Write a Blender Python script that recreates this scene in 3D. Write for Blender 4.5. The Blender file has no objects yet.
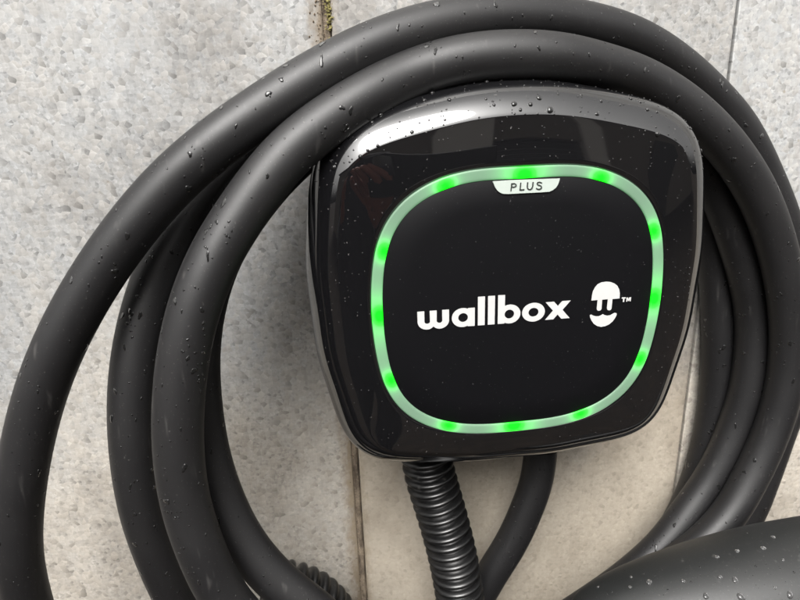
import bpy, bmesh, math, random
import numpy as np
from mathutils import Vector, Matrix, noise

random.seed(7)
rng = np.random.default_rng(7)
scene = bpy.context.scene
COL = scene.collection
R = math.radians

# ------------------------------------------------------------------ camera
# world origin = centre of the charger on the wall; wall face is y = 0, metres, z up
CAM = Vector((-0.0728, -0.311, 0.0797))
PITCH, YAW, ROLL, FPX = R(18.94), R(6.5), R(-2.0), 620.0
fw = Vector((math.sin(YAW) * math.cos(PITCH), math.cos(YAW) * math.cos(PITCH), -math.sin(PITCH)))
rt0 = Vector((math.cos(YAW), -math.sin(YAW), 0))
up0 = rt0.cross(fw)
rt = rt0 * math.cos(ROLL) + up0 * math.sin(ROLL)
up = -rt0 * math.sin(ROLL) + up0 * math.cos(ROLL)
cd = bpy.data.cameras.new('camera')
cam = bpy.data.objects.new('camera', cd)
COL.objects.link(cam)
cam.matrix_world = Matrix(((rt.x, up.x, -fw.x, CAM.x), (rt.y, up.y, -fw.y, CAM.y), (rt.z, up.z, -fw.z, CAM.z), (0, 0, 0, 1)))
cd.sensor_width = 36.0
cd.lens = 36.0 * FPX / 800.0
cd.clip_start = 0.01
cd.clip_end = 500
cd.dof.use_dof = True
cd.dof.focus_distance = 0.262
cd.dof.aperture_fstop = 24
scene.camera = cam

# ------------------------------------------------------------------ light
SUN_EL, SUN_AZ = 52.0, 196.0        # degrees; azimuth measured clockwise from +y
world = bpy.data.worlds.new("World")
scene.world = world
world.use_nodes = True
wn = world.node_tree
wn.nodes.clear()
sky = wn.nodes.new('ShaderNodeTexSky')
sky.sky_type = 'NISHITA'
sky.sun_disc = False
sky.sun_elevation = R(SUN_EL)
sky.sun_rotation = R(SUN_AZ)
sky.air_density = 1.0
sky.dust_density = 8.0
sky.ozone_density = 1.0
hsv = wn.nodes.new('ShaderNodeHueSaturation')
hsv.inputs['Saturation'].default_value = 0.02
bg = wn.nodes.new('ShaderNodeBackground')
bg.inputs['Strength'].default_value = 0.09
wo = wn.nodes.new('ShaderNodeOutputWorld')
wn.links.new(sky.outputs[0], hsv.inputs['Color'])
warm = wn.nodes.new('ShaderNodeMix')
warm.data_type = 'RGBA'
warm.blend_type = 'MULTIPLY'
warm.inputs[0].default_value = 1.0
warm.inputs[7].default_value = (1.0, 0.985, 0.965, 1)      # thin high overcast
wn.links.new(hsv.outputs[0], warm.inputs[6])
wn.links.new(warm.outputs[2], bg.inputs['Color'])
wn.links.new(bg.outputs[0], wo.inputs['Surface'])

sd = bpy.data.lights.new('sun', 'SUN')
sd.energy = 1.7
sd.angle = R(34)
sd.color = (1.0, 0.975, 0.945)
sun = bpy.data.objects.new('sun', sd)
COL.objects.link(sun)
az, el = R(SUN_AZ), R(SUN_EL)
sdir = Vector((math.sin(az) * math.cos(el), math.cos(az) * math.cos(el), math.sin(el)))
sun.rotation_euler = sdir.to_track_quat('Z', 'Y').to_euler()

vs = scene.view_settings
vs.view_transform = 'Standard'
vs.look = 'None'
vs.exposure = 1.76
vs.gamma = 1.0
vs.use_curve_mapping = False


def at(px, py, w):
    """Point on the plane w metres in front of the wall, seen at photo pixel (px, py)."""
    d = rt * ((px - 400) / FPX) - up * ((py - 300) / FPX) + fw
    t = (-w - CAM.y) / d.y
    return CAM + d * t


# ------------------------------------------------------------------ helpers
def link(name, me, mat=None, parent=None):
    o = bpy.data.objects.new(name, me)
    COL.objects.link(o)
    if mat is not None and me is not None:
        me.materials.append(mat)
    if parent is not None:
        o.parent = parent
    return o


def mesh_of(verts, faces, smooth=True, name='shape'):
    me = bpy.data.meshes.new(name)
    me.from_pydata([tuple(v) for v in verts], [], faces)
    me.update()
    if smooth:
        me.polygons.foreach_set('use_smooth', [True] * len(me.polygons))
    return me


def empty(name, loc, label, cat, group=None):
    o = bpy.data.objects.new(name, None)
    o.location = loc
    o.empty_display_size = 0.02
    COL.objects.link(o)
    tag(o, label, cat, group)
    return o


def tag(o, label=None, cat=None, group=None, kind=None):
    if label: o['label'] = label
    if cat: o['category'] = cat
    if group: o['group'] = group
    if kind: o['kind'] = kind
    return o


def box_mesh(x0, x1, y0, y1, z0, z1, bevel=0.0):
    bm = bmesh.new()
    bmesh.ops.create_cube(bm, size=1)
    for v in bm.verts:
        v.co = Vector(((x0 + x1) / 2 + v.co.x * (x1 - x0), (y0 + y1) / 2 + v.co.y * (y1 - y0), (z0 + z1) / 2 + v.co.z * (z1 - z0)))
    if bevel:
        bmesh.ops.bevel(bm, geom=list(bm.edges), offset=bevel, segments=2, affect='EDGES', profile=0.5)
    me = bpy.data.meshes.new('box')
    bm.to_mesh(me)
    bm.free()
    return me


def spline(pts, step):
    """Catmull-Rom (centripetal) through 3-D points, resampled about every `step`."""
    P = [np.array(p, float) for p in pts]
    P = [2 * P[0] - P[1]] + P + [2 * P[-1] - P[-2]]
    out = []
    for i in range(1, len(P) - 2):
        p0, p1, p2, p3 = P[i - 1:i + 3]
        t0 = 0.0
        t1 = t0 + np.linalg.norm(p1 - p0) ** .5
        t2 = t1 + np.linalg.norm(p2 - p1) ** .5
        t3 = t2 + np.linalg.norm(p3 - p2) ** .5
        n = max(2, int(np.linalg.norm(p2 - p1) / step * 4))
        for k in range(n):
            t = t1 + (t2 - t1) * k / n
            a1 = (t1 - t) / (t1 - t0) * p0 + (t - t0) / (t1 - t0) * p1
            a2 = (t2 - t) / (t2 - t1) * p1 + (t - t1) / (t2 - t1) * p2
            a3 = (t3 - t) / (t3 - t2) * p2 + (t - t2) / (t3 - t2) * p3
            b1 = (t2 - t) / (t2 - t0) * a1 + (t - t0) / (t2 - t0) * a2
            b2 = (t3 - t) / (t3 - t1) * a2 + (t - t1) / (t3 - t1) * a3
            out.append((t2 - t) / (t2 - t1) * b1 + (t - t1) / (t2 - t1) * b2)
    out.append(P[-2])
    Q = np.array(out)
    # smooth a little so that the hand-read points leave no kinks, then resample evenly
    s = np.concatenate([[0], np.cumsum(np.linalg.norm(np.diff(Q, axis=0), axis=1))])
    m = int(s[-1] / step)
    u = np.linspace(0, s[-1], m + 1)
    Q = np.stack([np.interp(u, s, Q[:, k]) for k in range(3)], 1)
    for _ in range(int(20 * (0.0025 / step) ** 0)):
        Q[1:-1] = Q[1:-1] * .5 + (Q[:-2] + Q[2:]) * .25
    return Q


def frames(Q):
    T = np.gradient(Q, axis=0)
    T /= np.linalg.norm(T, axis=1)[:, None]
    N = np.zeros_like(Q)
    n = np.cross(T[0], [0, 1, 0]); n /= np.linalg.norm(n)
    for i in range(len(Q)):
        n = n - T[i] * np.dot(n, T[i])
        n /= np.linalg.norm(n)
        N[i] = n
    return T, N, np.cross(T, N)


def tube_mesh(Q, rad, sides=32, caps=True):
    T, N, B = frames(Q)
    rad = np.broadcast_to(np.asarray(rad, float), (len(Q),))
    a = np.linspace(0, 2 * math.pi, sides, endpoint=False)
    ring = (N[:, None, :] * np.cos(a)[None, :, None] + B[:, None, :] * np.sin(a)[None, :, None]) * rad[:, None, None] + Q[:, None, :]
    V = ring.reshape(-1, 3)
    F = []
    for i in range(len(Q) - 1):
        for k in range(sides):
            k2 = (k + 1) % sides
            F.append((i * sides + k, i * sides + k2, (i + 1) * sides + k2, (i + 1) * sides + k))
    if caps:
        F.append(tuple(range(sides))[::-1])
        F.append(tuple((len(Q) - 1) * sides + k for k in range(sides)))
    return mesh_of(V, F)


# ------------------------------------------------------------------ materials
def new_mat(name):
    m = bpy.data.materials.new(name)
    m.use_nodes = True
    nt = m.node_tree
    b = nt.nodes['Principled BSDF']
    return m, nt, b


class NT:
    """small node-building shorthand"""
    def __init__(s, nt): s.nt = nt
    def n(s, t, **kw):
        nd = s.nt.nodes.new(t)
        for k, v in kw.items():
            if k.startswith('i_'):
                nd.inputs[k[2:]].default_value = v
            else:
                setattr(nd, k, v)
        return nd
    def l(s, a, b): s.nt.links.new(a, b)
    def math(s, op, a, b=None, clamp=False):
        nd = s.nt.nodes.new('ShaderNodeMath'); nd.operation = op; nd.use_clamp = clamp
        for i, x in enumerate((a, b)):
            if x is None: continue
            if isinstance(x, (int, float)): nd.inputs[i].default_value = x
            else: s.l(x, nd.inputs[i])
        return nd.outputs[0]
    def mix(s, f, a, b, mode='MIX'):
        nd = s.nt.nodes.new('ShaderNodeMix'); nd.data_type = 'RGBA'; nd.blend_type = mode
        for sock, x in ((nd.inputs[0], f), (nd.inputs[6], a), (nd.inputs[7], b)):
            if isinstance(x, (int, float)): sock.default_value = x
            elif isinstance(x, tuple): sock.default_value = (*x, 1)
            else: s.l(x, sock)
        return nd.outputs[2]
    def ramp(s, f, stops):
        nd = s.nt.nodes.new('ShaderNodeValToRGB')
        el = nd.color_ramp.elements
        while len(el) > 1: el.remove(el[-1])
        for i, (p, c) in enumerate(stops):
            e = el[0] if i == 0 else el.new(p)
            e.position = p
            e.color = (c, c, c, 1) if isinstance(c, (int, float)) else (*c, 1)
        s.l(f, nd.inputs[0])
        return nd.outputs[0]
    def noise(s, vec, scale, detail=2.0, rough=0.5):
        nd = s.n('ShaderNodeTexNoise'); nd.inputs['Scale'].default_value = scale
        nd.inputs['Detail'].default_value = detail; nd.inputs['Roughness'].default_value = rough
        s.l(vec, nd.inputs['Vector'])
        return nd
    def mapping(s, vec, loc=(0, 0, 0), rot=(0, 0, 0), scale=(1, 1, 1)):
        nd = s.n('ShaderNodeMapping')
        nd.inputs['Location'].default_value = loc; nd.inputs['Rotation'].default_value = rot; nd.inputs['Scale'].default_value = scale
        s.l(vec, nd.inputs['Vector'])
        return nd.outputs[0]


def panel_material(name, shift, tan_amt, bright, crisp=.75):
    """galvanised sheet: angular crystal flakes in several greys, tan coating with warm ground bounce painted in, dirt along the joint"""
    m, nt, b = new_mat(name)
    k = NT(nt)
    co = k.n('ShaderNodeTexCoord').outputs['Object']
    p0 = k.mapping(co, loc=shift)
    # warp so that cells become shards
    wn_ = k.noise(p0, 160, 2)
    add = k.n('ShaderNodeVectorMath', operation='MULTIPLY_ADD')
    k.l(wn_.outputs['Color'], add.inputs[0]); add.inputs[1].default_value = (0.0012, 0.0012, 0.0012); k.l(p0, add.inputs[2])
    p = add.outputs[0]
    def flakes(vec, scale, seed):
        """random tone per crystal, a slight slope of tone across each, brighter rims"""
        v = k.n('ShaderNodeTexVoronoi'); v.voronoi_dimensions = '2D'; v.inputs['Scale'].default_value = scale
        sx_ = k.n('ShaderNodeSeparateXYZ'); k.l(vec, sx_.inputs[0])
        cb = k.n('ShaderNodeCombineXYZ'); k.l(sx_.outputs['X'], cb.inputs['X']); k.l(sx_.outputs['Z'], cb.inputs['Y'])
        u = k.mapping(cb.outputs[0], loc=(seed, seed * .7, 0))
        k.l(u, v.inputs['Vector'])
        e = k.n('ShaderNodeTexVoronoi'); e.voronoi_dimensions = '2D'; e.feature = 'DISTANCE_TO_EDGE'; e.inputs['Scale'].default_value = scale
        k.l(u, e.inputs['Vector'])
        q = k.n('ShaderNodeSeparateColor'); k.l(v.outputs['Color'], q.inputs[0])
        dv = k.n('ShaderNodeVectorMath', operation='SUBTRACT'); k.l(u, dv.inputs[0]); k.l(v.outputs['Position'], dv.inputs[1])
        rv = k.n('ShaderNodeVectorMath', operation='SUBTRACT'); k.l(v.outputs['Color'], rv.inputs[0]); rv.inputs[1].default_value = (.5, .5, .5)
        dp = k.n('ShaderNodeVectorMath', operation='DOT_PRODUCT'); k.l(dv.outputs[0], dp.inputs[0]); k.l(rv.outputs[0], dp.inputs[1])
        slope = k.math('MULTIPLY', dp.outputs['Value'], scale * .42)
        rim = k.ramp(e.outputs['Distance'], [(0, 1), (.09, 0)])
        tone = k.ramp(q.outputs[0], [(0, .66), (.14, .86), (.4, .95), (.8, 1.02), (1, 1.10)])
        t = k.math('ADD', tone, k.math('ADD', slope, k.math('MULTIPLY', rim, .07)))
        return t, q.outputs, rim
    def vor(vec, scale):
        v = k.n('ShaderNodeTexVoronoi'); v.inputs['Scale'].default_value = scale
        k.l(vec, v.inputs['Vector']); return v
    t1, c1, rim1 = flakes(p, 345, 1.3)
    t2, c2, rim2 = flakes(p, 540, 4.1)
    t3, c3, rim3 = flakes(p, 760, 7.7)
    pick = k.ramp(k.math('ADD', k.math('MULTIPLY', k.noise(p0, 38, 3).outputs['Fac'], .8), k.math('MULTIPLY', c1[1], .35)), [(.50, 0), (.60, 1)])
    t12 = k.mix(pick, t2, t1)
    msk = k.ramp(k.noise(p0, 14, 3).outputs['Fac'], [(.30, .6), (.50, 1)])
    fl = k.mix(.45, t12, t3, 'MULTIPLY')
    fl = k.mix(msk, (.95, .95, .95), fl)
    # hue wander cool <-> warm
    big = k.noise(p0, 7, 3, .6).outputs['Fac']
    med = k.noise(p0, 45, 4, .6).outputs['Fac']
    hue = k.mix(k.ramp(k.math('ADD', k.math('MULTIPLY', c1[1], .35), k.math('MULTIPLY', big, .8)), [(.35, 0), (.8, 1)]),
                (.300, .305, .305), (.318, .308, .290))
    base = k.mix(1.0, hue, fl, 'MULTIPLY')
    # tan coating in patches, plus warm ground bounce painted in low on the wall
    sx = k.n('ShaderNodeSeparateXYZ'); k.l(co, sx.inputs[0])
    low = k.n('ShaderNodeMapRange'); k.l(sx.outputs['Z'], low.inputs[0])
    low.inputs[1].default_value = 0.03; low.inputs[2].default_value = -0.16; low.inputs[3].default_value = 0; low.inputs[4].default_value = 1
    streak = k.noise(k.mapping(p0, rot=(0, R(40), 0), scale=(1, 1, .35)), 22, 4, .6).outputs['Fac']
    tint_mask = k.ramp(k.math('ADD', k.math('MULTIPLY', low.outputs[0], .42), k.math('MULTIPLY', streak, .55)), [(.38, 0), (.62, 1)])
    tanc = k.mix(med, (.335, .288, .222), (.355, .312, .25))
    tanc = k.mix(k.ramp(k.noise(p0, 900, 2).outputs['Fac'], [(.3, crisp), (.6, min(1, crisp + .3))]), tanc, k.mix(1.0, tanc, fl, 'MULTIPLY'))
    base = k.mix(k.math('MULTIPLY', tint_mask, tan_amt), base, tanc)
    # dirt that has crept out of the left joint (x = -0.066) and specks of moss
    dx = k.math('ABSOLUTE', k.math('ADD', sx.outputs['X'], 0.0685))
    near = k.n('ShaderNodeMapRange'); k.l(dx, near.inputs[0])
    near.inputs[1].default_value = 0.0; near.inputs[2].default_value = 0.011; near.inputs[3].default_value = 1; near.inputs[4].default_value = 0
    dn = k.noise(k.mapping(p0, scale=(1, 1, .45)), 260, 5, .7).outputs['Fac']
    dirt = k.ramp(k.math('ADD', k.math('MULTIPLY', near.outputs[0], .53), k.math('MULTIPLY', dn, .62)), [(.46, 0), (.78, .85)])
    dirt = k.math('MULTIPLY', dirt, k.ramp(near.outputs[0], [(0, 0), (.1, 1)]))
    base = k.mix(dirt, base, k.mix(dn, (.10, .075, .05), (.22, .17, .11)))
    # fine dark pits
    pit = k.ramp(vor(p0, 75).outputs['Distance'], [(.035, 1), (.075, 0)])
    pit = k.math('MULTIPLY', pit, k.ramp(k.noise(p0, 12, 2).outputs['Fac'], [(.45, 0), (.65, .8)]))
    base = k.mix(pit, base, (.2, .17, .13))
    st1 = k.ramp(k.noise(k.mapping(p0, loc=(.3, 0, .8), rot=(0, R(-35), 0), scale=(1, 1, .6)), 11, 5, .65).outputs['Fac'], [(.46, 0), (.64, 1)])
    base = k.mix(k.math('MULTIPLY', st1, .8), base, k.mix(1.0, base, (.62, .60, .58), 'MULTIPLY'))
    base = k.mix(1.0, base, (bright, bright, bright), 'MULTIPLY')
    k.l(base, b.inputs['Base Color'])
    b.inputs['Metallic'].default_value = 0.0
    met = k.math('MULTIPLY', k.math('SUBTRACT', 1.0, tint_mask), 0.30)
    k.l(met, b.inputs['Metallic'])
    rg = k.math('ADD', k.math('MULTIPLY', c1[2], .22), .46)
    k.l(rg, b.inputs['Roughness'])
    # relief
    h = k.math('ADD', k.math('MULTIPLY', c1[0], .4), k.math('MULTIPLY', c2[0], .4))
    h = k.math('MULTIPLY', h, msk)
    h = k.math('ADD', h, k.math('MULTIPLY', med, 1.3))
    bp = k.n('ShaderNodeBump'); bp.inputs['Strength'].default_value = 0.45; bp.inputs['Distance'].default_value = 0.00035
    k.l(h, bp.inputs['Height']); k.l(bp.outputs[0], b.inputs['Normal'])
    return m


def rubber_material(name, base=(.0050, .0048, .0053), rough=.475, dust=.16, seed=0.0, spec=.5):
    m, nt, b = new_mat(name)
    k = NT(nt)
    co = k.n('ShaderNodeTexCoord').outputs['Object']
    p = k.mapping(co, loc=(seed, 0, 0))
    big = k.noise(p, 18, 4, .6).outputs['Fac']
    fine = k.noise(p, 700, 3, .6).outputs['Fac']
    speck = k.ramp(k.noise(p, 1500, 1).outputs['Fac'], [(.70, 0), (.76, 1)])
    tint_mask = k.math('MULTIPLY', k.ramp(big, [(.4, 0), (.7, 1)]), dust)
    dustc = (base[0] + .018, base[1] + .017, base[2] + .016)
    c = k.mix(tint_mask, base, dustc)
    c = k.mix(k.math('MULTIPLY', speck, .22), c, (.16, .15, .14))
    # short scuffs
    scn = k.noise(k.mapping(p, rot=(.4, .6, .2), scale=(1, 1, .12)), 260, 2).outputs['Fac']
    sc = k.math('MULTIPLY', k.ramp(scn, [(.67, 0), (.78, 1)]), .20)
    c = k.mix(sc, c, (.11, .105, .10))
    k.l(c, b.inputs['Base Color'])
    r = k.math('ADD', k.math('MULTIPLY', big, .16), rough - .08)
    r = k.math('ADD', r, k.math('MULTIPLY', fine, .06))
    k.l(r, b.inputs['Roughness'])
    b.inputs['Specular IOR Level'].default_value = spec
    bp = k.n('ShaderNodeBump'); bp.inputs['Strength'].default_value = 0.18; bp.inputs['Distance'].default_value = 0.0001
    k.l(fine, bp.inputs['Height']); k.l(bp.outputs[0], b.inputs['Normal'])
    return m


def simple(name, col, rough=.5, metal=0.0, spec=.5, coat=0.0, bump=None):
    m, nt, b = new_mat(name)
    k = NT(nt)
    co = k.n('ShaderNodeTexCoord').outputs['Object']
    n = k.noise(co, bump[0] if bump else 300, 3).outputs['Fac']
    c = k.mix(n, tuple(x * .93 for x in col), tuple(min(1, x * 1.07) for x in col))
    k.l(c, b.inputs['Base Color'])
    b.inputs['Roughness'].default_value = rough
    b.inputs['Metallic'].default_value = metal
    b.inputs['Specular IOR Level'].default_value = spec
    b.inputs['Coat Weight'].default_value = coat
    b.inputs['Coat Roughness'].default_value = .02
    if bump:
        bp = k.n('ShaderNodeBump'); bp.inputs['Strength'].default_value = bump[1]; bp.inputs['Distance'].default_value = bump[2]
        k.l(n, bp.inputs['Height']); k.l(bp.outputs[0], b.inputs['Normal'])
    return m


def gloss_black():
    m, nt, b = new_mat('glossy_black_shell')
    k = NT(nt)
    co = k.n('ShaderNodeTexCoord').outputs['Object']
    speck = k.ramp(k.noise(co, 900, 1).outputs['Fac'], [(.74, 0), (.78, 1)])
    smear = k.ramp(k.noise(k.mapping(co, scale=(1, 1, .5)), 30, 5, .65).outputs['Fac'], [(.45, 0), (.8, 1)])
    c = k.mix(k.math('MULTIPLY', speck, .25), (.004, .004, .0045), (.25, .24, .23))
    k.l(c, b.inputs['Base Color'])
    b.inputs['IOR'].default_value = 2.0
    k.l(k.math('ADD', k.math('MULTIPLY', smear, .035), .025), b.inputs['Roughness'])
    b.inputs['Coat Weight'].default_value = 0.0
    b.inputs['Coat IOR'].default_value = 1.8
    b.inputs['Coat Roughness'].default_value = 0.015
    return m


def panel_black():
    m, nt, b = new_mat('satin_black_panel')
    k = NT(nt)
    co = k.n('ShaderNodeTexCoord').outputs['Object']
    n1 = k.noise(co, 1300, 1).outputs['Fac']
    clump = k.noise(co, 40, 3).outputs['Fac']
    speck = k.ramp(k.math('ADD', n1, k.math('MULTIPLY', clump, .10)), [(.80, 0), (.835, 1)])
    c = k.mix(k.math('MULTIPLY', speck, .5), (.0022, .0022, .0028), (.08, .08, .08))
    k.l(c, b.inputs['Base Color'])
    b.inputs['Roughness'].default_value = .55
    b.inputs['Specular IOR Level'].default_value = .13
    return m


def led_material():
    m, nt, b = new_mat('lit_green_diffuser')
    k = NT(nt)
    g = k.n('ShaderNodeAttribute', attribute_name='glow').outputs['Fac']
    b.inputs['Base Color'].default_value = (.085, .12, .093, 1)
    b.inputs['Roughness'].default_value = .38
    b.inputs['Specular IOR Level'].default_value = .3
    wide = k.math('POWER', g, .45)
    e = k.mix(k.math('MULTIPLY', g, 2.0, True), (.30, .72, .36), (0.0, 1.0, .0))
    st = k.math('ADD', k.math('MULTIPLY', g, .8), k.math('ADD', k.math('MULTIPLY', wide, .03), .062))
    k.l(e, b.inputs['Emission Color'])
    k.l(st, b.inputs['Emission Strength'])
    k.l(k.mix(k.math('MULTIPLY', g, 1.0, True), (.085, .12, .093), (.006, .12, .012)), b.inputs['Base Color'])
    return m


def water():
    m, nt, b = new_mat('clear_water')
    b.inputs['Base Color'].default_value = (.10, .10, .10, 1)
    b.inputs['Roughness'].default_value = 0.0
    b.inputs['IOR'].default_value = 1.333
    b.inputs['Transmission Weight'].default_value = 0.6
    return m


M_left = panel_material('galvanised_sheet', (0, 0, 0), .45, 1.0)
M_mid = panel_material('galvanised_sheet_tan', (.37, .1, .22), .85, 1.0, .3)
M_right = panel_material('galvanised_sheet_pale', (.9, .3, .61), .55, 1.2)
M_back = simple('dark_cavity', (.05, .042, .035), .9)
def sealant():
    m, nt, b = new_mat('sandy_sealant')
    k = NT(nt)
    co = k.n('ShaderNodeTexCoord').outputs['Object']
    n1 = k.noise(k.mapping(co, scale=(1, 1, .4)), 220, 5, .7).outputs['Fac']
    n2 = k.noise(co, 1500, 3, .7).outputs['Fac']
    c = k.mix(k.ramp(n1, [(.38, 0), (.62, 1)]), (.07, .052, .036), (.27, .215, .155))
    c = k.mix(k.ramp(n2, [(.35, .55), (.6, 0)]), c, (.035, .027, .02))
    k.l(c, b.inputs['Base Color']); b.inputs['Roughness'].default_value = .95
    bp = k.n('ShaderNodeBump'); bp.inputs['Strength'].default_value = .9; bp.inputs['Distance'].default_value = .0005
    k.l(n2, bp.inputs['Height']); k.l(bp.outputs[0], b.inputs['Normal'])
    return m
M_seal = sealant()
M_moss = simple('dry_moss', (.15, .13, .045), .95, bump=(2500, .8, .0003))
M_soil = simple('joint_dirt', (.09, .065, .042), .95, bump=(2500, .8, .0003))
M_cable = rubber_material('black_cable_rubber')
M_conduit = rubber_material('black_corrugated_plastic', (.003, .003, .0032), .30, .1, 3.0)
M_plug = rubber_material('dark_grey_plug_plastic', (.0075, .008, .008), .47, .12, 5.0)
M_dark = simple('black_plastic', (.006, .006, .0065), .6, spec=.2)
M_gloss = gloss_black()
M_panel = panel_black()
M_led = led_material()
M_print = simple('white_print', (.40, .40, .395), .5)
M_badge = simple('pale_badge', (.34, .38, .35), .4)
M_ink = simple('black_print', (.015, .018, .016), .5)
M_water = water()
def wet(name, col):
    """a bead lying on something black: what shows is its skin, mirroring the sky, over the dark below"""
    m, nt, b = new_mat(name)
    b.inputs['Base Color'].default_value = (*col, 1)
    b.inputs['Roughness'].default_value = .03
    b.inputs['IOR'].default_value = 1.36
    b.inputs['Transmission Weight'].default_value = .12
    return m
M_wet = wet('water_over_black', (.010, .010, .010))
M_steel = simple('steel_pin', (.5, .5, .5), .3, 1.0)

# ------------------------------------------------------------------ setting: wall of galvanised panels, ground
wall = empty('panelled_wall', (0, 0, -1.3), 'wall of pale mottled galvanised panels with upright joints behind the charger', 'wall')
def wpart(name, me, mat):
    o = link(name, me, mat, wall)
    me.transform(Matrix.Translation((0, 0, 1.3)))
    o.location = (0, 0, 0)
    return o
JL, JR = -0.0665, 0.1342
def wp(name, x0, x1, y0, y1, mat, bevel):
    me = box_mesh(x0, x1, y0, y1, -1.3, .9, bevel)
    o = link(name, me, mat, wall)
    o.matrix_parent_inverse = Matrix.Translation((0, 0, 1.3))
    return o
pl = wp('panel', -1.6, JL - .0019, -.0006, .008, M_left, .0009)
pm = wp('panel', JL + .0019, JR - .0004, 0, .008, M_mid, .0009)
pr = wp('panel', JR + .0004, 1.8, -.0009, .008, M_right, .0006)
pl['label'] = 'grey flaked panel left of the dirty joint'
pm['label'] = 'tan-tinted panel behind the charger'
pr['label'] = 'palest panel, right of the hairline joint'
wp('backing', -1.6, 1.8, .0085, .10, M_back, 0)
# sealant bead in the wide joint: uneven strip, broken at places
V, F = [], []
nz = 520
for i in range(nz + 1):
    z = -.5 + 1.0 * i / nz
    wob = noise.noise(Vector((0, 3, z * 60))) * .0005 + noise.noise(Vector((5, 3, z * 400))) * .00025
    wd = .0021 + noise.noise(Vector((9, 1, z * 90))) * .0005
    dep = -.0006 + noise.noise(Vector((2, 7, z * 200))) * .0005
    for u, dd in ((-1, .0002), (-.6, .0001), (0, 0), (.6, .0003), (1, .0025)):
        V.append((JL - .0003 + wob + u * wd, dep + .0012 + dd, z))
for i in range(nz):
    for j in range(4):
        a = i * 5 + j
        F.append((a, a + 1, a + 6, a + 5))
ob = link('joint_sealant', mesh_of(V, F), M_seal, wall)
ob.matrix_parent_inverse = Matrix.Translation((0, 0, 1.3))


def lumps(spec, mat, name, parent=None, sub=1):
    """many small irregular blobs joined into one mesh; spec = (pos, radius, squash normal)"""
    bm = bmesh.new()
    bmesh.ops.create_icosphere(bm, subdivisions=sub, radius=1)
    bv = np.array([v.co for v in bm.verts]); bf = [tuple(v.index for v in f.verts) for f in bm.faces]
    bm.free()
    V, F = [], []
    for (p, r) in spec:
        j = 1 + .3 * rng.standard_normal((len(bv), 1)).clip(-1, 1)
        s = bv * j * r * np.array([1, .6, 1.1])
        o = len(V)
        V.extend((s + np.array(p)).tolist())
        F.extend([tuple(o + i for i in f) for f in bf])
    me = mesh_of(V, F, False)
    ob = link(name, me, mat, parent)
    return ob
sp = []
for i in range(3000):
    z = random.uniform(.07, .40)
    if noise.noise(Vector((4, 2, z * 120))) < -.25: continue
    sp.append(((JL + .0009 + random.gauss(0, .0009), random.uniform(-.0008, .0018), z), random.uniform(.0002, .0006)))
mo = lumps(sp, M_moss, 'moss')
tag(mo, 'yellow-brown dry moss growing in the top of the wide joint', 'moss', kind='stuff')
sp = []
for i in range(1800):
    z = random.uniform(-.40, .40) if i % 5 == 0 else random.uniform(.06, .40)
    s = abs(random.gauss(0, .0022))
    sp.append(((JL - .0010 - s * (1.4 if z > .06 else .8), random.uniform(-.0010, .0000), z), random.uniform(.00012, .00045)))
so = lumps(sp, M_soil, 'dirt')
tag(so, 'dark crumbs of dirt caught along the wide joint', 'dirt', kind='stuff')

# ground far below, out of the picture but lit and mirrored in the glossy shell
def paving():
    m, nt, b = new_mat('tan_paving')
    k = NT(nt)
    co = k.n('ShaderNodeTexCoord').outputs['Object']
    br = k.n('ShaderNodeTexBrick'); k.l(co, br.inputs['Vector'])
    br.inputs['Scale'].default_value = 4.0
    br.inputs['Color1'].default_value = (.028, .022, .017, 1); br.inputs['Color2'].default_value = (.020, .016, .013, 1)
    br.inputs['Mortar'].default_value = (.014, .011, .009, 1)
    n = k.noise(co, 6, 4).outputs['Fac']
    k.l(k.mix(1.0, br.outputs['Color'], k.ramp(n, [(.3, .7), (.7, 1.15)]), 'MULTIPLY'), b.inputs['Base Color'])
    b.inputs['Roughness'].default_value = .9
    b.inputs['Specular IOR Level'].default_value = .12
    return m
g = link('ground', mesh_of([(-60, -60, -1.3), (60, -60, -1.3), (60, 6, -1.3), (-60, 6, -1.3)], [(0, 1, 2, 3)], False), paving())
tag(g, kind='structure')

# garage facade across the yard, seen only mirrored; enlarged to block low sky
M_render = simple('warm_grey_render', (.20, .175, .15), .9)
M_pale = simple('pale_render', (.72, .68, .63), .9)
M_shut = simple('dark_shutter', (.035, .035, .035), .6)
gar = empty('garage', (2.4, -7.0, -1.3), 'grey garage with dark slatted shutter across the yard, mirrored in the charger', 'garage')
def gp(name, x0, x1, y0, y1, z0, z1, mat):
    o = link(name, box_mesh(x0, x1, y0, y1, z0, z1), mat, gar)
    return o
gp('wall', -12, -1.65, -.3, 0, 0, 4.2, M_render)
gp('pillar', -1.648, -.65, -.3, .12, 0, 4.1, M_pale)
gp('pillar', .85, 1.25, -.3, .12, 0, 4.1, M_pale)
gp('wall', 1.252, 9, -.3, 0, 0, 4.2, M_render)
gp('lintel', -.648, .848, -.3, .02, 2.4, 4.1, M_render)
for i in range(24):
    gp('slat', -.648, .848, -.2, -.15 + .03 * (i % 2), .1 * i, .1 * i + .094, M_shut)
gp('door', 2.3, 3.4, 0.002, .05, 0, 2.3, M_shut)
gp('roof', -12.2, 9.2, -3, .5, 4.202, 4.4, M_shut)

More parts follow.
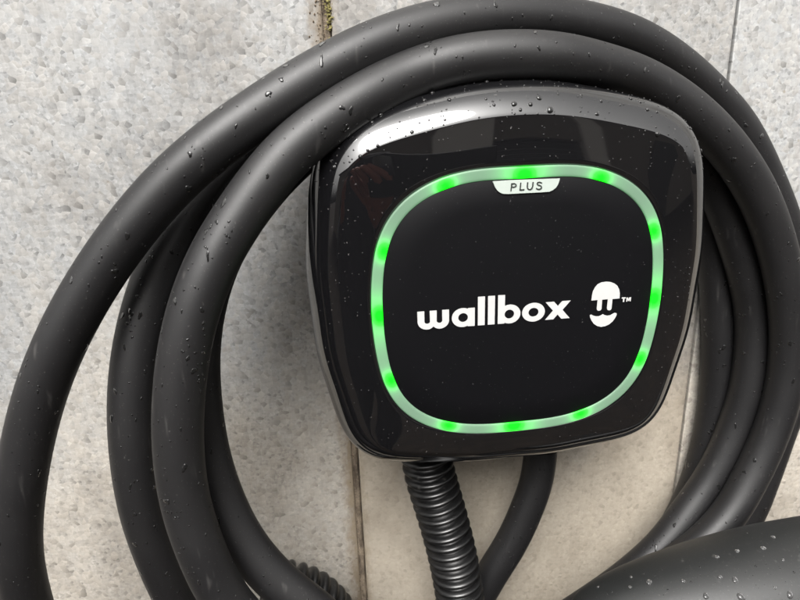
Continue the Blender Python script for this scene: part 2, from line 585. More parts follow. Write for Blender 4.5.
# ------------------------------------------------------------------ charger
def fourier(points, order=9):
    """smooth symmetric closed outline r(theta) from right-half points (x, z)"""
    P = np.array(points, float)
    P = np.vstack([P, P * [-1, 1]])
    th = np.arctan2(P[:, 1], P[:, 0]); r = np.hypot(P[:, 0], P[:, 1])
    # dense polyline resample for even weights
    o = np.argsort(th); th, r = th[o], r[o]
    tt = np.linspace(-math.pi, math.pi, 720, endpoint=False)
    rr = np.interp(tt, np.r_[th - 2 * math.pi, th, th + 2 * math.pi], np.r_[r, r, r])
    # symmetric in x: use phi measured from +z
    ph = math.pi / 2 - tt
    A = np.stack([np.cos(j * ph) for j in range(order + 1)], 1)
    cf = np.linalg.lstsq(A, rr, rcond=None)[0]
    return lambda t: sum(cf[j] * np.cos(j * (math.pi / 2 - t)) for j in range(order + 1)) / 1000.0

OUT = fourier([(1, 80.5), (11.9, 79.6), (31.3, 76.8), (51.3, 72), (61.8, 68.2), (68.4, 64.1), (72.9, 59.2), (75.7, 53.5), (78, 44.6), (80.2, 31.8),
               (81.7, 11.7), (81.8, .8), (81.0, -14.7), (78.6, -33.2), (75.6, -47.5), (70.4, -63.5), (66, -69.6), (58.6, -74.2), (44.5, -77.2), (25, -79.3), (1, -80)], 13)
RZ = -0.0042      # centre of the light ring below the centre of the shell
RING = fourier([(1, 55.1), (12, 55.0), (24.5, 54), (35.5, 50.9), (46, 43.9), (52.3, 36.5), (55.6, 28.5), (57.6, 18), (58.5, 8.5), (58.6, 0), (58.1, -9), (57.0, -18.5),
                (55.0, -27.4), (52.6, -34.2), (45.9, -42.8), (35.8, -49.9), (23, -53.6), (10.2, -54.9), (1, -55.1)], 11)
NA = 288
TH = np.linspace(0, 2 * math.pi, NA, endpoint=False)
XO = np.stack([OUT(TH) * np.cos(TH), OUT(TH) * np.sin(TH)], 1) * 1.008
rr_ = RING(TH)
XR = np.stack([rr_ * np.cos(TH), rr_ * np.sin(TH) + RZ], 1)

def offset(X, d):
    """inward offset of a closed curve along its normal"""
    T = np.roll(X, -1, 0) - np.roll(X, 1, 0)
    T /= np.linalg.norm(T, axis=1)[:, None]
    N = np.stack([-T[:, 1], T[:, 0]], 1)      # ccw curve -> inward normal
    return X + N * d

def sheet(layers, close_first=False, close_last=False):
    """layers: list of (X2d, w) -> quads; front faces toward -y"""
    V, F = [], []
    for X, w in layers:
        w = np.broadcast_to(w, (NA,))
        V.extend([(X[i, 0], -w[i], X[i, 1]) for i in range(NA)])
    for j in range(len(layers) - 1):
        for i in range(NA):
            i2 = (i + 1) % NA
            F.append((j * NA + i, j * NA + i2, (j + 1) * NA + i2, (j + 1) * NA + i))
    if close_last:
        F.append(tuple((len(layers) - 1) * NA + i for i in range(NA)))
    if close_first:
        F.append(tuple(range(NA))[::-1])
    return V, F

charger = empty('wall_charger', (0, 0, 0), 'glossy black wall charger with green light ring, hung inside the cable coil', 'charger')
# main shell: rounded shoulder then gentle dome up to the ring
prof = [(.0003, .0694), (.00015, .0706), (.0002, .0728), (.0007, .0752), (.0016, .0774), (.0028, .0794), (.0042, .0811), (.0058, .0826), (.0076, .0840), (.0095, .0852), (.0110, .0860), (.0118, .08632), (.0125, .08646)]
lay = [(offset(XO, i), w) for i, w in prof]
X12 = lay[-1][0]
for s in (.12, .3, .5, .7, .88, 1.0):
    lay.append((X12 * (1 - s) + XR * s, .08646 + .0019 * (1 - (1 - s) ** 1.25)))
lay.append((offset(XR, .0002), .0878))
V, F = sheet(lay)
shell = link('shell', mesh_of(V, F), M_gloss, charger)
# rear housing, set in so that cable can be wound round it
V, F = sheet([(offset(XO, .015), .0), (offset(XO, .015), .050), (offset(XO, .0060), .0600), (offset(XO, .0022), .0688), (offset(XO, .0006), .0696)], True, False)
link('rear_housing', mesh_of(V, F), M_dark, charger)
# light ring
RW = .0044
cols = [(.00015, .0877), (.0002, .0886), (.00045, .08885), (.0009, .0889), (.0018, .0889), (.0026, .0889), (.0035, .0889), (RW - .0002, .0888), (RW, .0886), (RW, .0878)]
lay = [(offset(XR, d), w) for d, w in cols]
V, F = sheet(lay)
me = mesh_of(V, F)
leds = [(387, 251), (447, 186), (525, 175), (601, 177), (655, 232), (652, 298), (637, 358), (581, 412), (514, 423), (448, 424), (390, 381), (380, 317)]
VV = np.array(V)
glow = np.zeros(len(V))
RI = offset(XR, RW - .0013)
for px, py in leds:
    q = at(px, py, .089); q = np.array([q.x, q.z])
    i = int(np.argmin(np.hypot(RI[:, 0] - q[0], RI[:, 1] - q[1])))
    c = RI[i]
    t = RI[(i + 1) % NA] - RI[i - 1]; t /= np.hypot(*t)
    dd = VV[:, [0, 2]] - c
    al = dd @ t; ac = dd @ np.array([-t[1], t[0]])
    glow += np.exp(-(al / .0033) ** 2 - (ac / .0024) ** 2) + .10 * np.exp(-(al / .0085) ** 2)
at_ = me.attributes.new('glow', 'FLOAT', 'POINT')
at_.data.foreach_set('value', np.clip(glow, 0, 1.2).astype(np.float32))
link('light_ring', me, M_led, charger)
# front panel within the ring
RIN = offset(XR, RW + .0001)
cz = RIN.mean(0)
lay = [(RIN, .0876), (RIN, .0884), (offset(RIN, .0003), .0886)]
for s in (.2, .4, .6, .8, .95):
    lay.append(((RIN - cz) * (1 - s) + cz, .0886 + .0006 * (1 - (1 - s) ** 2)))
V, F = sheet(lay, False, True)
link('front_panel', mesh_of(V, F), M_panel, charger)
SURF = .08935     # level for prints; panel crown is .0892

def flat(name, polys, mat, w, thick, parent, px_space=False):
    """polys: list of closed outlines (x, z) in metres, holes by even-odd; extruded slab of `thick`"""
    cu = bpy.data.curves.new('print', 'CURVE')
    cu.dimensions = '2D'; cu.fill_mode = 'BOTH'; cu.extrude = thick / 2
    for P in polys:
        s = cu.splines.new('POLY'); s.points.add(len(P) - 1)
        for i, (x, z) in enumerate(P): s.points[i].co = (x, z, 0, 1)
        s.use_cyclic_u = True
    tmp = bpy.data.objects.new('tmp', cu); COL.objects.link(tmp)
    dg = bpy.context.evaluated_depsgraph_get()
    me = bpy.data.meshes.new_from_object(tmp.evaluated_get(dg))
    bpy.data.objects.remove(tmp)
    me.transform(Matrix(((1, 0, 0, 0), (0, 0, -1, -w), (0, 1, 0, 0), (0, 0, 0, 1))))
    me.materials.clear()
    return link(name, me, mat, parent)

def arc(cx, cy, rx, ry, a0, a1, n=24):
    return [(cx + rx * math.cos(R(a0 + (a1 - a0) * i / n)), cy + ry * math.sin(R(a0 + (a1 - a0) * i / n))) for i in range(n + 1)]

def zoom_pts(P, ox, oy, sx, sy, w=SURF):
    """photo reading (enlarged crop coordinates) -> charger-plane metres"""
    out = []
    for x, y in P:
        q = at(ox + x / sx, oy + y / sy, w)
        out.append((q.x, q.z))
    return out

# word on the panel.  local units: x-height = 1
def word():
    L = []
    sh = 1.0; st = .34
    def w_(x):
        # two round-bottomed bowls, three stems
        W = 1.52; s = .33
        o = [(x, 1), (x, .42)] + arc(x + .46, .42, .46, .45, 180, 262, 10)
        o += arc(x + .44, .42, .44, .45, 275, 300, 3) + [(x + W / 2, .12)] + arc(x + W - .44, .42, .44, .45, 240, 265, 3) + arc(x + W - .46, .42, .46, .45, 278, 360, 10) + [(x + W, 1), (x + W - s, 1), (x + W - s, .44)]
        o += arc(x + W - s - .135, .42, .135, .13, 0, -180, 10)[0:] + [(x + W / 2 + s / 2, 1), (x + W / 2 - s / 2, 1)]
        o += [(x + W / 2 - s / 2, .44)] + arc(x + s + .135, .42, .135, .13, 0, -180, 10) + [(x + s, 1)]
        return [o], W
    def bowl(x, side, tall=1.0):
        r = .53; cx = x + r if side != 'l' else x + r; cy = .49
        W = 1.12
        if side == 'r':      # a : stem on the right
            sx0, sx1 = x + W - st, x + W
            cx = x + r
            ang = math.degrees(math.acos((sx0 - cx) / r))
            o = arc(cx, cy, r, r, ang, 360 - ang, 30) + [(sx0, -.02), (sx1, -.02), (sx1, tall), (sx0, tall)]
            h = arc(cx + .02, cy, .235, .25, 0, 360, 24)[:-1]
        elif side == 'l':    # b : stem on the left, tall
            sx0, sx1 = x, x + st
            cx = x + W - r
            ang = math.degrees(math.acos((cx - sx1) / r))
            o = arc(cx, cy, r, r, -180 + ang, 180 - ang, 30) + [(sx1, tall), (sx0, tall), (sx0, -.02), (sx1, -.02)]
            h = arc(cx - .02, cy, .235, .25, 0, 360, 24)[:-1]
        return [o, h], W
    x = 0
    p, w = w_(x); L += p; x += w + .13
    p, w = bowl(x, 'r'); L += p; x += w + .15
    for _ in range(2):
        L.append([(x, -.02), (x + st, -.02), (x + st, 1.58), (x, 1.58)]); x += st + .15
    p, w = bowl(x, 'l', 1.58); L += p; x += w + .08
    r = .57
    L += [arc(x + r, .49, r, .53, 0, 360, 36)[:-1], arc(x + r, .49, .25, .25, 0, 360, 24)[:-1]]; x += 2 * r + .02
    W = 1.25; c = x + W / 2
    L.append([(x, 1), (x + .42, 1), (c, .74), (x + W - .42, 1), (x + W, 1), (c + .24, .5), (x + W, 0), (x + W - .42, 0), (c, .26), (x + .42, 0), (x, 0), (c - .24, .5)])
    x += W
    return L, x
L, wid = word()
x0, x1 = at(417.5, 319, SURF).x, at(570, 311, SURF).x
zb = (at(425, 328.5, SURF).z + at(565, 319.5, SURF).z) / 2 + .0001
kx = (x1 - x0) / wid
kz = (at(545, 288, SURF).z * 0 + (at(490, 296, SURF).z - zb)) / 1.58
flat('lettering', [[(x0 + a * kx, zb + b * kz) for a, b in P] for P in L], M_print, SURF, .00012, charger)

# emblem read from an enlarged crop (origin 580,270; 8.57x)
Z = lambda P: zoom_pts(P, 580, 270, 8.567, 8.571)
cap = [(97, 262), (103, 215), (112, 180), (128, 150), (152, 122), (185, 106), (225, 100), (262, 103), (295, 115), (320, 135), (335, 165), (341, 200), (338, 243),
       (278, 249), (270, 330), (262, 342), (248, 346), (236, 342), (230, 328), (238, 250), (190, 254), (184, 334), (176, 345), (160, 350), (146, 344), (143, 330), (150, 257)]
smile = [(84, 388), (95, 382), (112, 391), (135, 397), (160, 397), (180, 388), (196, 378), (210, 386), (232, 392), (258, 388), (282, 374), (298, 367), (314, 371),
         (313, 385), (300, 412), (280, 440), (250, 465), (215, 481), (180, 487), (148, 480), (118, 461), (97, 430), (86, 405)]
tm1 = [(358, 236), (393, 233), (392, 243), (381, 244), (378, 273), (366, 274), (369, 245), (357, 246)]
tm2 = [(399, 236), (411, 235), (416, 252), (424, 234), (438, 233), (434, 268), (425, 269), (427, 250), (418, 266), (411, 266), (407, 251), (404, 270), (395, 271)]
flat('emblem', [Z(cap), Z(smile), Z(tm1), Z(tm2)], M_print, SURF, .00012, charger)

# badge with PLUS (crop origin 480,160; 8x)
Z = lambda P, w=SURF: zoom_pts(P, 480, 160, 8, 8, w)
bd = [(104, 172), (112, 196), (124, 222), (142, 246), (165, 263), (190, 271), (225, 272), (520, 257), (555, 254), (585, 240), (610, 220), (625, 195), (636, 165), (640, 148), (400, 157), (240, 163)]
badge = flat('badge', [Z(bd)], M_badge, .0890, .0006, charger)
def stroke(P, w):
    """ribbon outline along a polyline in crop pixels"""
    P = [Vector(p) for p in P]; A, B = [], []
    for i, p in enumerate(P):
        t = (P[min(i + 1, len(P) - 1)] - P[max(i - 1, 0)]).normalized()
        n = Vector((-t.y, t.x)) * w / 2
        A.append(tuple(p + n)); B.append(tuple(p - n))
    return A + B[::-1]
pl_ = [[(243, 248), (249, 186), (276, 184), (292, 192), (295, 205), (288, 216), (272, 221), (255, 222), (252, 247)],
       [(259, 212), (270, 212), (282, 208), (285, 202), (281, 196), (272, 194), (258, 195)],
       stroke([(325, 182), (319, 240), (357, 238)], 10)]
pl_[2] = [(321, 181), (331, 180), (326, 234), (356, 232), (355, 243), (315, 245)]
def arcpx(cx, cy, rx, ry, a0, a1, n=10): return [(cx + rx * math.cos(R(a0 + (a1 - a0) * i / n)), cy + ry * math.sin(R(a0 + (a1 - a0) * i / n))) for i in range(n + 1)]
pl_.append(stroke([(382, 178), (378, 215)] + arcpx(398, 217, 19, 20, 175, 15) + [(421, 212), (425, 176)], 10))
pl_.append(stroke([(494, 186), (487, 180), (476, 177), (463, 180), (457, 189), (462, 198), (476, 203), (489, 209), (493, 220), (487, 230), (472, 235), (458, 232), (449, 225)], 10))
flat('badge_lettering', [Z(p, .0894) for p in pl_], M_ink, .0894, .00016, charger)

# ------------------------------------------------------------------ charging cable: one long coil
RC = .00912
C = []
def seg(*pts): C.extend(pts)
# from the charger outlet down and out of view
seg((543, 425, 22), (541, 452, 24), (537, 480, 26), (527, 508, 28), (511, 543, 30), (492, 573, 31), (474, 604, 32), (440, 650, 36), (380, 700, 40), (290, 735, 50), (180, 735, 62), (95, 700, 74), (48, 652, 82))
# outermost loop up the left side
seg((27, 600, 88), (18, 550, 90), (19, 500, 90), (26, 450, 89), (38, 402, 88), (57, 350, 87), (83, 298, 85), (118, 245, 83), (166, 187, 80), (214, 145, 77), (264, 110, 73), (316, 76, 68), (378, 44, 62), (450, 23, 55), (512, 17, 49), (560, 20, 43), (606, 30, 36), (645, 45, 28), (680, 67, 20), (712, 95, 14), (740, 128, 11), (768, 183, 10),
    (784, 226, 10), (797, 280, 10), (802, 340, 10), (794, 390, 10), (781, 428, 10), (766, 472, 10), (746, 520, 10), (705, 580, 11), (640, 640, 12), (540, 690, 14), (420, 715, 22), (310, 705, 40), (230, 670, 58))
# second loop, behind, left
seg((179, 604, 70), (156, 552, 74), (140, 502, 76), (132, 450, 76), (131, 400, 74), (136, 350, 71), (147, 302, 67), (166, 252, 62), (190, 205, 54), (222, 160, 46), (268, 115, 38), (330, 74, 32), (410, 46, 28), (500, 41, 26), (580, 52, 25), (640, 82, 25), (688, 135, 24), (718, 190, 24), (737, 240, 24), (750, 290, 24), (753, 325, 24), (751, 360, 25), (746, 392, 26), (736, 425, 27), (723, 457, 29), (708, 484, 31), (688, 512, 34), (662, 545, 38), (624, 578, 42), (588, 604, 46), (530, 640, 54), (450, 668, 66), (370, 660, 82))
# third loop: inner, behind the front one
seg((318, 612, 92), (283, 586, 90), (246, 545, 86), (221, 498, 82), (206, 452, 79), (199, 405, 77), (197, 355, 75), (203, 305, 70), (219, 255, 62), (246, 212, 50), (284, 168, 36), (340, 124, 24), (410, 92, 14), (500, 76, 10), (590, 86, 9.5), (650, 120, 9), (688, 168, 9), (706, 215, 9), (715, 262, 9), (719, 320, 10), (717, 385, 11), (710, 435, 12), (697, 480, 14), (678, 522, 18), (650, 562, 24), (605, 606, 34), (530, 655, 50), (440, 700, 74), (340, 690, 98), (270, 645, 108))
# front loop
seg((226, 600, 108), (201, 550, 106), (185, 500, 104), (178, 450, 103), (178, 405, 102), (184, 350, 100), (198, 296, 97), (218, 250, 93), (242, 212, 89), (265, 180, 86), (291, 150, 82), (325, 123, 78), (362, 99, 74), (408, 76, 68), (457, 61, 67), (510, 55.5, 66), (556, 57, 64), (600, 66, 58), (642, 80, 49), (678, 101, 46), (709, 127, 44), (733, 155, 42), (757, 194, 41), (775, 240, 40), (786, 292, 40), (788, 345, 40), (782, 395, 41), (768, 440, 43), (749, 480, 46), (727, 516, 50), (696, 548, 54), (655, 577, 58), (606, 606, 62), (560, 650, 68), (540, 720, 78), (600, 800, 96), (740, 840, 110), (900, 800, 118), (1010, 705, 122), (1030, 630, 124), (985, 588, 125), (940, 577, 125))
pts = [at(x, y, w / 1000) for x, y, w in C]
QC = spline(pts, .0022)
for i_ in range(len(QC)):
    QC[i_] += np.array(noise.noise_vector(Vector((i_ * .035, 1.7, 0)))) * .0005
cable = link('charging_cable', tube_mesh(QC, RC, 36), M_cable)
tag(cable, 'thick black rubber cable coiled in four big loops around the charger', 'cable')

# outlet gland in the charger bottom
def gland(px, py, w, r, h, name):
    p = at(px, py, w)
    Q = np.array([[p.x, p.y, p.z], [p.x, p.y, p.z - h]])
    Q = np.array([[p.x, p.y, p.z - h * i / 6] for i in range(7)])
    return link(name, tube_mesh(Q, [r, r, r, r * .98, r * .95, r * .9, r * .86], 28), M_dark, charger)
gland(543, 425, .024, .0125, .012, 'cable_gland')

# ------------------------------------------------------------------ corrugated conduits
def conduit(pts, r, pitch):
    Q = spline(pts, .0005)
    s = np.arange(len(Q)) * .0005
    ph = (s / pitch) % 1.0
    # rounded ribs, narrow flat valleys
    x_ = np.abs(ph - .5) / .34
    prof = np.sqrt(np.clip(1 - x_ ** 2, 0, 1))
    rad = r - .0034 + .0034 * prof
    return tube_mesh(Q, rad, 40)
cp = [(424, 440, 40), (430, 474, 41), (439, 505, 42), (448, 537, 44), (455, 568, 46), (460, 600, 48), (463, 640, 51), (463, 690, 54)]
c1 = link('corrugated_conduit', conduit([at(x, y, w / 1000) for x, y, w in cp], .0134, .0056), M_conduit)
tag(c1, 'black corrugated conduit coming straight down out of the charger base', 'conduit')
cp = [(262, 583, 26), (290, 585, 26), (313, 594, 26), (332, 612, 26), (346, 645, 26), (352, 700, 26)]
c2 = link('corrugated_conduit', conduit([at(x, y, w / 1000) for x, y, w in cp], .0134, .0056), M_conduit)
tag(c2, 'short bend of black corrugated conduit behind the cable loops near the dirty joint', 'conduit')

# ------------------------------------------------------------------ plug (foreground, lower right)
A0 = at(590, 634, .107); A1 = at(930, 570, .107)
ax = (A1 - A0).normalized()
sidev = ax.cross(Vector((0, 1, 0))).normalized()
frontv = ax.cross(sidev).normalized()
plug = empty('charging_plug', A0, 'dark grey charging plug with large water drops in the lower right foreground', 'plug')
LEN = (A1 - A0).length
def lathe(prof, n=64, squash=1.0):
    V, F = [], []
    for (t, r) in prof:
        for i in range(n):
            a = 2 * math.pi * i / n
            V.append(ax * t + sidev * (math.cos(a) * r) + frontv * (math.sin(a) * r * squash))
    for j in range(len(prof) - 1):
        for i in range(n):
            i2 = (i + 1) % n
            F.append((j * n + i, j * n + i2, (j + 1) * n + i2, (j + 1) * n + i))
    return mesh_of(V, F)
BP = [(.0, .0085), (-.0015, .0092), (-.003, .0105), (-.0035, .0125), (-.003, .0142), (-.0015, .0156), (.001, .0172), (.005, .0190), (.012, .0212), (.022, .0236), (.036, .0262), (.052, .0284), (.070, .0300), (.088, .0308), (LEN - .012, .0306), (LEN - .004, .0290), (LEN, .0250), (LEN + .0005, .008)]
BP = [(t if t > .1 else t * 1.06, r * 1.07) for t, r in BP]
link('body', lathe(BP), M_plug, plug)
link('nose_socket', lathe([(.0, .0093), (.0006, .0088), (.006, .0083), (.006, .0005)], 40), M_dark, plug)
# mould line along the flank and a fine step behind the nose
ln = []
for i in range(60):
    t = .014 + (LEN - .03) * i / 59
    r_ = float(np.interp(t, [p[0] for p in BP[5:16]], [p[1] for p in BP[5:16]])) + .00005
    a_ = R(232)
    ln.append(tuple(ax * t + sidev * (math.cos(a_) * r_) + frontv * (math.sin(a_) * r_)))
link('mould_line', tube_mesh(np.array(ln), .00022, 8), M_plug, plug)
def plug_r(t):
    return float(np.interp(t, [p[0] for p in BP[6:15]], [p[1] for p in BP[6:15]]))
BPt = BP

# ------------------------------------------------------------------ photographer and phone (behind the lens, mirrored in the shell)
M_skin = simple('skin', (.22, .075, .05), .6)
M_cloth = simple('dark_jacket', (.012, .012, .014), .9)
M_hair = simple('dark_hair', (.015, .011, .009), .7)
def skinned(name, verts, edges, mat, parent, sub=2):
    me = bpy.data.meshes.new(name)
    me.from_pydata([v[:3] for v in verts], edges, [])
    o = bpy.data.objects.new(name, me); COL.objects.link(o)
    sk = o.modifiers.new('skin', 'SKIN'); ss = o.modifiers.new('sub', 'SUBSURF'); ss.levels = sub; ss.render_levels = sub
    for i, v in enumerate(verts):
        me.skin_vertices[0].data[i].radius = (v[3], v[4] if len(v) > 4 else v[3])
    me.skin_vertices[0].data[0].use_root = True
    dg = bpy.context.evaluated_depsgraph_get()
    m2 = bpy.data.meshes.new_from_object(o.evaluated_get(dg))
    bpy.data.objects.remove(o)
    m2.polygons.foreach_set('use_smooth', [True] * len(m2.polygons))
    m2.materials.clear()
    return link(name, m2, mat, parent)
BX, BY = -.24, -.865
per = empty('person', (BX, BY, -1.3), 'person in dark jacket holding up a phone, mirrored in the charger', 'person')
# joints relative to the feet point; +y faces the wall
hR = (.165, .455, 1.325); hL = (.02, .44, 1.32)
bv_ = [(0, 0, .95, .15, .11), (0, .0, 1.12, .15, .11), (0, .0, 1.30, .18, .12), (0, 0, 1.43, .15, .10), (0, .01, 1.50, .06), (0, .03, 1.57, .065), (0, .04, 1.66, .085, .10), (0, .04, 1.73, .07),
       (.20, .0, 1.42, .065), (.25, .14, 1.18, .05), (.165, .355, 1.28, .036), (-.20, .0, 1.42, .065), (-.24, .15, 1.18, .05), (.02, .34, 1.27, .036),
       (.10, 0, .85, .10), (.11, .03, .48, .07), (.11, 0, .09, .045), (.12, .13, .04, .04), (-.10, 0, .85, .10), (-.11, .03, .48, .07), (-.11, 0, .09, .045), (-.12, .13, .04, .04)]
be = [(0, 1), (1, 2), (2, 3), (3, 4), (4, 5), (5, 6), (6, 7), (3, 8), (8, 9), (9, 10), (3, 11), (11, 12), (12, 13), (0, 14), (14, 15), (15, 16), (16, 17), (0, 18), (18, 19), (19, 20), (20, 21)]
body = skinned('body', bv_, be, M_cloth, per)
body.data.materials.append(M_skin); body.data.materials.append(M_hair)
for f in body.data.polygons:
    c_ = f.center
    if c_.z > 1.50: f.material_index = 2 if (c_.z > 1.69 or c_.y < .02) else 1
# hands: palm and five curled digits each
def hand(w, sx):
    x, y, z = w
    vs_ = [(x, y - .10, z - .05, .022), (x + sx * .0, y - .05, z - .02, .032, .016), (x, y - .015, z + .005, .036, .014)]
    es_ = [(0, 1), (1, 2)]
    for kf in range(4):
        b_ = len(vs_)
        ox = (kf - 1.5) * .019
        ln = (.85, 1.0, .95, .78)[kf]
        vs_ += [(x + ox, y + .0, z + .012, .0095), (x + ox * 1.05, y + .026 * ln, z + .026, .009), (x + ox * 1.0 - sx * .012, y + .036 * ln, z + .040, .008), (x + ox - sx * .03, y + .030, z + .046, .007)]
        es_ += [(2, b_), (b_, b_ + 1), (b_ + 1, b_ + 2), (b_ + 2, b_ + 3)]
    b_ = len(vs_)
    vs_ += [(x - sx * .034, y - .035, z - .005, .012), (x - sx * .05, y - .01, z + .012, .010), (x - sx * .052, y + .012, z + .026, .009)]
    es_ += [(1, b_), (b_, b_ + 1), (b_ + 1, b_ + 2)]
    return skinned('hand', vs_, es_, M_skin, per, 1)
hand(hR, 1); hand(hL, -1)
ph = empty('smartphone', (CAM.x, CAM.y - .065, CAM.z), 'black smartphone held level in both hands, mirrored in the charger', 'phone')
o = link('case', box_mesh(-.012, .143, -.013, -.005, -.055, .018, .002), M_dark, ph)
o = link('camera_bump', box_mesh(.006, .030, -.0049, -.0025, -.020, .012, .001), M_gloss, ph)

# ------------------------------------------------------------------ water
_bm = bmesh.new(); bmesh.ops.create_icosphere(_bm, subdivisions=3, radius=1)
D3v = np.array([v.co for v in _bm.verts]); D3f = [tuple(v.index for v in f.verts) for f in _bm.faces]; _bm.free()
_bm = bmesh.new(); bmesh.ops.create_icosphere(_bm, subdivisions=2, radius=1)
D2v = np.array([v.co for v in _bm.verts]); D2f = [tuple(v.index for v in f.verts) for f in _bm.faces]; _bm.free()

def drop_verts(base, p, n, r, flat_=.55, elong=1.0, along=None, jit=.06):
    """dome-like bead on a surface with outward normal n; sinks slightly into it"""
    n = np.array(n, float); n /= np.linalg.norm(n)
    a = np.array(along, float) if along is not None else np.array([0.13, .3, 1.0])
    a = a - n * (a @ n); a /= np.linalg.norm(a)
    b = np.cross(n, a)
    f = rng.uniform(0, 6.28, 3)
    ang = np.arctan2(base[:, 1], base[:, 0])
    w = 1 + jit * np.sin(2 * ang + f[0]) + jit * .7 * np.sin(3 * ang + f[1])
    x = base[:, 0] * r * w; y = base[:, 1] * r * w * elong
    z = base[:, 2] * r * flat_
    z = np.where(z < 0, z * .35, z)
    return np.array(p) + x[:, None] * b + y[:, None] * a + z[:, None] * n

class Drops:
    def __init__(s): s.V, s.F = [], []
    def add(s, p, n, r, big=False, **kw):
        bv, bf = (D3v, D3f) if big else (D2v, D2f)
        o = len(s.V)
        s.V.extend(drop_verts(bv, p, n, r, **kw).tolist())
        s.F.extend([tuple(o + i for i in f) for f in bf])
    def build(s, name, mat=None):
        return link(name, mesh_of(s.V, s.F), mat or M_wet)

# on the cable
TC, NC, BC = frames(QC)
camv = np.array(CAM)
d = Drops()
def cable_spot(i, a):
    n = NC[i] * math.cos(a) + BC[i] * math.sin(a)
    return QC[i] + n * RC, n
def project(p):
    v = Vector(p) - CAM
    z = v.dot(fw)
    if z < .02: return None
    return 400 + v.dot(rt) / z * FPX, 300 - v.dot(up) / z * FPX
vis = []
for i in range(len(QC)):
    q = project(QC[i])
    if q and -30 < q[0] < 830 and -30 < q[1] < 630: vis.append(i)
cnt = 0
clump_c = [(random.choice(vis), random.uniform(0, 6.28)) for _ in range(90)]
while cnt < 1500:
    if random.random() < .22:
        ci, ca = random.choice(clump_c)
        i = ci + int(random.gauss(0, 3.0)); a = ca + random.gauss(0, .38)
        i = max(2, min(len(QC) - 3, i))
    else:
        i = random.choice(vis); a = random.uniform(0, 6.28)
    p, n = cable_spot(i, a)
    tc = camv - p; tc /= np.linalg.norm(tc)
    if n @ tc < .25 or n[2] < -.75: continue
    if random.random() > .45 + .55 * max(0, n[2] * .5 + .5): continue
    u = random.random()
    r = .00020 + .00026 * random.random() if u < .82 else random.uniform(.0006, .0011)
    if u > .95:   # short run-down mark
        d.add(p, n, r * .7, elong=random.uniform(1.8, 2.8), flat_=.14, jit=.3)
    else:
        d.add(p, n, r, elong=random.uniform(.9, 1.7), flat_=random.uniform(.3, .45) if r < .0005 else random.uniform(.10, .24), jit=.28)
    cnt += 1
o = d.build('water_drops'); tag(o, 'fine rain drops beaded on the coiled cable', 'water', kind='stuff')

# on the shell of the charger
sm = shell.data
fc = [(np.array(f.center), np.array(f.normal)) for f in sm.polygons]
sgn = -1 if np.mean([n[1] for c_, n in fc]) > 0 else 1
if sgn < 0: sm.flip_normals(); fc = [(c_, -n) for c_, n in fc]
top = [(c_, n) for c_, n in fc if n[2] > .15 and c_[2] > .045 and -c_[1] > .070]
face = [(c_, n) for c_, n in fc if n[1] < -.97]
d = Drops()
def jitp(c_, n, s):
    t1 = np.cross(n, [0, 0, 1.0]); t1 /= np.linalg.norm(t1); t2 = np.cross(n, t1)
    return c_ + t1 * random.uniform(-s, s) + t2 * random.uniform(-s, s) * .4
for k_ in range(200):
    c_, n = random.choice(top)
    n = n / np.linalg.norm(n)
    u = random.random()
    r = random.uniform(.0002, .00042) if u < .88 else random.uniform(.0006, .0010)
    d.add(jitp(c_, n, .0008), n, r, flat_=.7, elong=1.05)
for k_ in range(120):
    c_, n = random.choice(face); n = n / np.linalg.norm(n)
    if c_[2] < -.02 and random.random() < .6: continue
    d.add(jitp(c_, n, .003), n, random.uniform(.00014, .0003), flat_=.6)
# neat run of beads down the face, as the photo shows at four places
for (px, py0, py1, nn) in ((426, 162, 184, 6), (502, 122, 150, 4), (545, 128, 160, 6), (652, 142, 180, 8), (689, 268, 300, 6)):
    for j in range(nn):
        q = at(px + random.uniform(-1, 1), py0 + (py1 - py0) * j / (nn - 1), .0878)
        d.add((q.x, q.y + .0003, q.z), (0, -1, 0.05), random.uniform(.00022, .00034), flat_=.7)
o = d.build('water_drops'); tag(o, 'tiny rain drops on the glossy top edge of the charger', 'water', kind='stuff')

# large single beads: on the plug and on the top edge of the shell
DM = mesh_of(drop_verts(D3v, (0, 0, 0), (0, 0, 1), 1.0, .55, 1.0, (0, 1, 0), .05), D3f)
DM.materials.append(M_water)
DW = DM.copy(); DW.materials.clear(); DW.materials.append(M_wet)
def bead(p, n, r, label, group, stretch=1.15, me=None):
    o = bpy.data.objects.new('water_drop', me or DM)
    COL.objects.link(o)
    n = Vector(n).normalized()
    q = n.to_track_quat('Z', 'Y')
    o.matrix_world = Matrix.Translation(p) @ q.to_matrix().to_4x4() @ Matrix.Rotation(random.uniform(0, 6.28), 4, 'Z') @ Matrix.Diagonal((r, r * stretch, r, 1))
    tag(o, label, 'water drop', group)
    return o
def on_plug(px, py):
    """where the sight line through a photo pixel meets the plug body"""
    dv = (rt * ((px - 400) / FPX) - up * ((py - 300) / FPX) + fw).normalized()
    for i in range(3000):
        p = CAM + dv * (.12 + i * .0001)
        rel = p - A0
        t = rel.dot(ax)
        rad = (rel - ax * t).length
        if 0 < t < LEN and rad <= plug_r(t):
            n = (rel - ax * t).normalized()
            return p, n
    return None
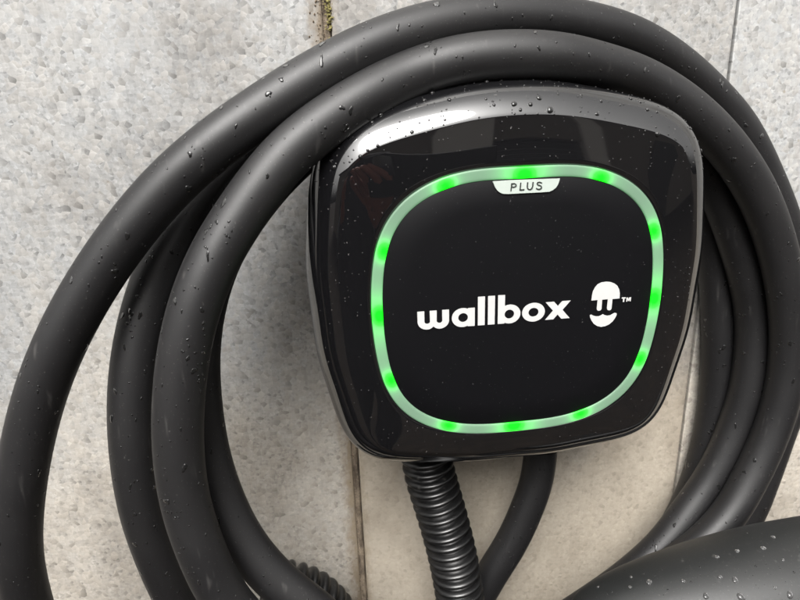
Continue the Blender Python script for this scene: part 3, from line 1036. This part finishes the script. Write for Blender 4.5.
big = [(598, 587, 2), (631, 577, 2.2), (649, 582, 4.2), (683, 581, 2.8), (691, 582, 1.6), (717, 557, 3), (720, 577, 3), (735, 580, 4.2), (737, 551, 3.4), (763, 548, 3.6), (773, 537, 3), (706, 596, 4.2), (741, 597, 5.2), (790, 595, 4.5), (630, 587, 2.4), (644, 574, 1.6), (668, 590, 1.6), (756, 566, 1.6), (783, 560, 2.0), (700, 567, 1.5), (747, 533, 1.5), (662, 570, 1.3), (612, 592, 1.6), (794, 572, 1.6), (775, 588, 2.2)]
from mathutils.bvhtree import BVHTree
BV = BVHTree.FromPolygons([v.co.copy() for v in sm.vertices], [tuple(p_.vertices) for p_ in sm.polygons])
EDGE = [(550, 110, 3.8, 'largest bead on the pale top edge of the charger, above the badge'),
        (514, 104, 3.2, 'bead left of the largest one on the pale top edge of the charger'),
        (539, 98, 3.0, 'bead high on the top edge, just above and left of the largest one'),
        (597, 114, 2.5, 'bead low on the pale top edge, right of the largest one'),
        (412, 132, 2.3, 'bead alone on the left half of the pale top edge'),
        (690, 128, 2.3, 'bead at the upper right corner of the charger'),
        (601, 101, 2.2, None), (581, 95, 2, None), (494, 105, 1.9, None), (640, 102, 2, None), (657, 112, 1.9, None), (445, 120, 1.6, None), (486, 99, 1.6, None), (558, 94, 1.6, None), (620, 105, 1.5, None)]
d = Drops()
for px, py, r, lab in EDGE:
    dv = (rt * ((px - 400) / FPX) - up * ((py - 300) / FPX) + fw).normalized()
    hp, hn, _i, _d = BV.ray_cast(CAM, dv)
    if hp is None: continue
    if hn.dot(dv) > 0: hn = -hn
    rr = r * .24 / FPX * .85
    if lab:
        bead(hp, hn, rr, lab, "large water beads on the charger's top edge", 1.05, DW)
    else:
        d.add(tuple(hp), tuple(hn), rr, big=True, flat_=.6)
o = d.build('water_drops'); tag(o, 'medium beads between the large ones on the charger top edge', 'water', kind='stuff')
PX = .23 / FPX
PLUG_LABEL = {
    (598, 587): 'faint small water drop beside the open nose of the grey plug',
    (631, 577): 'water streak-like drop just above the leftmost fat drop on the plug',
    (649, 582): 'leftmost fat round water drop on the grey plug',
    (683, 581): 'medium water drop midway between the leftmost fat drop and the drop trio on the plug',
    (717, 557): 'lone drop near the upper edge of the plug, left of two larger ones',
    (720, 577): 'smaller drop touching the left flank of the bright drop mid plug',
    (735, 580): 'bright fat drop in the middle of the visible plug',
    (737, 551): 'drop below the cable end where the plug edge crosses it, second along the top row',
    (763, 548): 'large drop third along the top row on the plug',
    (773, 537): 'highest and rightmost drop near the top edge of the plug',
    (706, 596): 'fat drop cut by the lower picture border, below the drop trio on the plug',
    (741, 597): 'largest water drop on the plug, at the lower border of the picture',
    (790, 595): 'fat drop on the palest lower right part of the plug',
    (630, 587): 'small round drop under the streak-like one near the plug nose',
    (775, 588): 'small drop just left of the palest patch of the plug',
    (783, 560): 'small lone drop on the right of the plug under the highest one',
}
d = Drops()
for px, py, r in big:
    h = on_plug(px, py)
    if not h: continue
    if r >= 2.0:
        bead(h[0], h[1], r * PX * .80, PLUG_LABEL[(px, py)], 'large water drops on the plug')
    else:
        d.add(tuple(h[0]), tuple(h[1]), r * PX * .8, flat_=.5)
for k_ in range(130):
    h = on_plug(random.uniform(585, 800), random.uniform(515, 600))
    if h: d.add(tuple(h[0]), tuple(h[1]), random.uniform(.0001, .00022), flat_=.5)
o = d.build('water_drops'); tag(o, 'fine spray between the larger drops on the plug', 'water', kind='stuff')
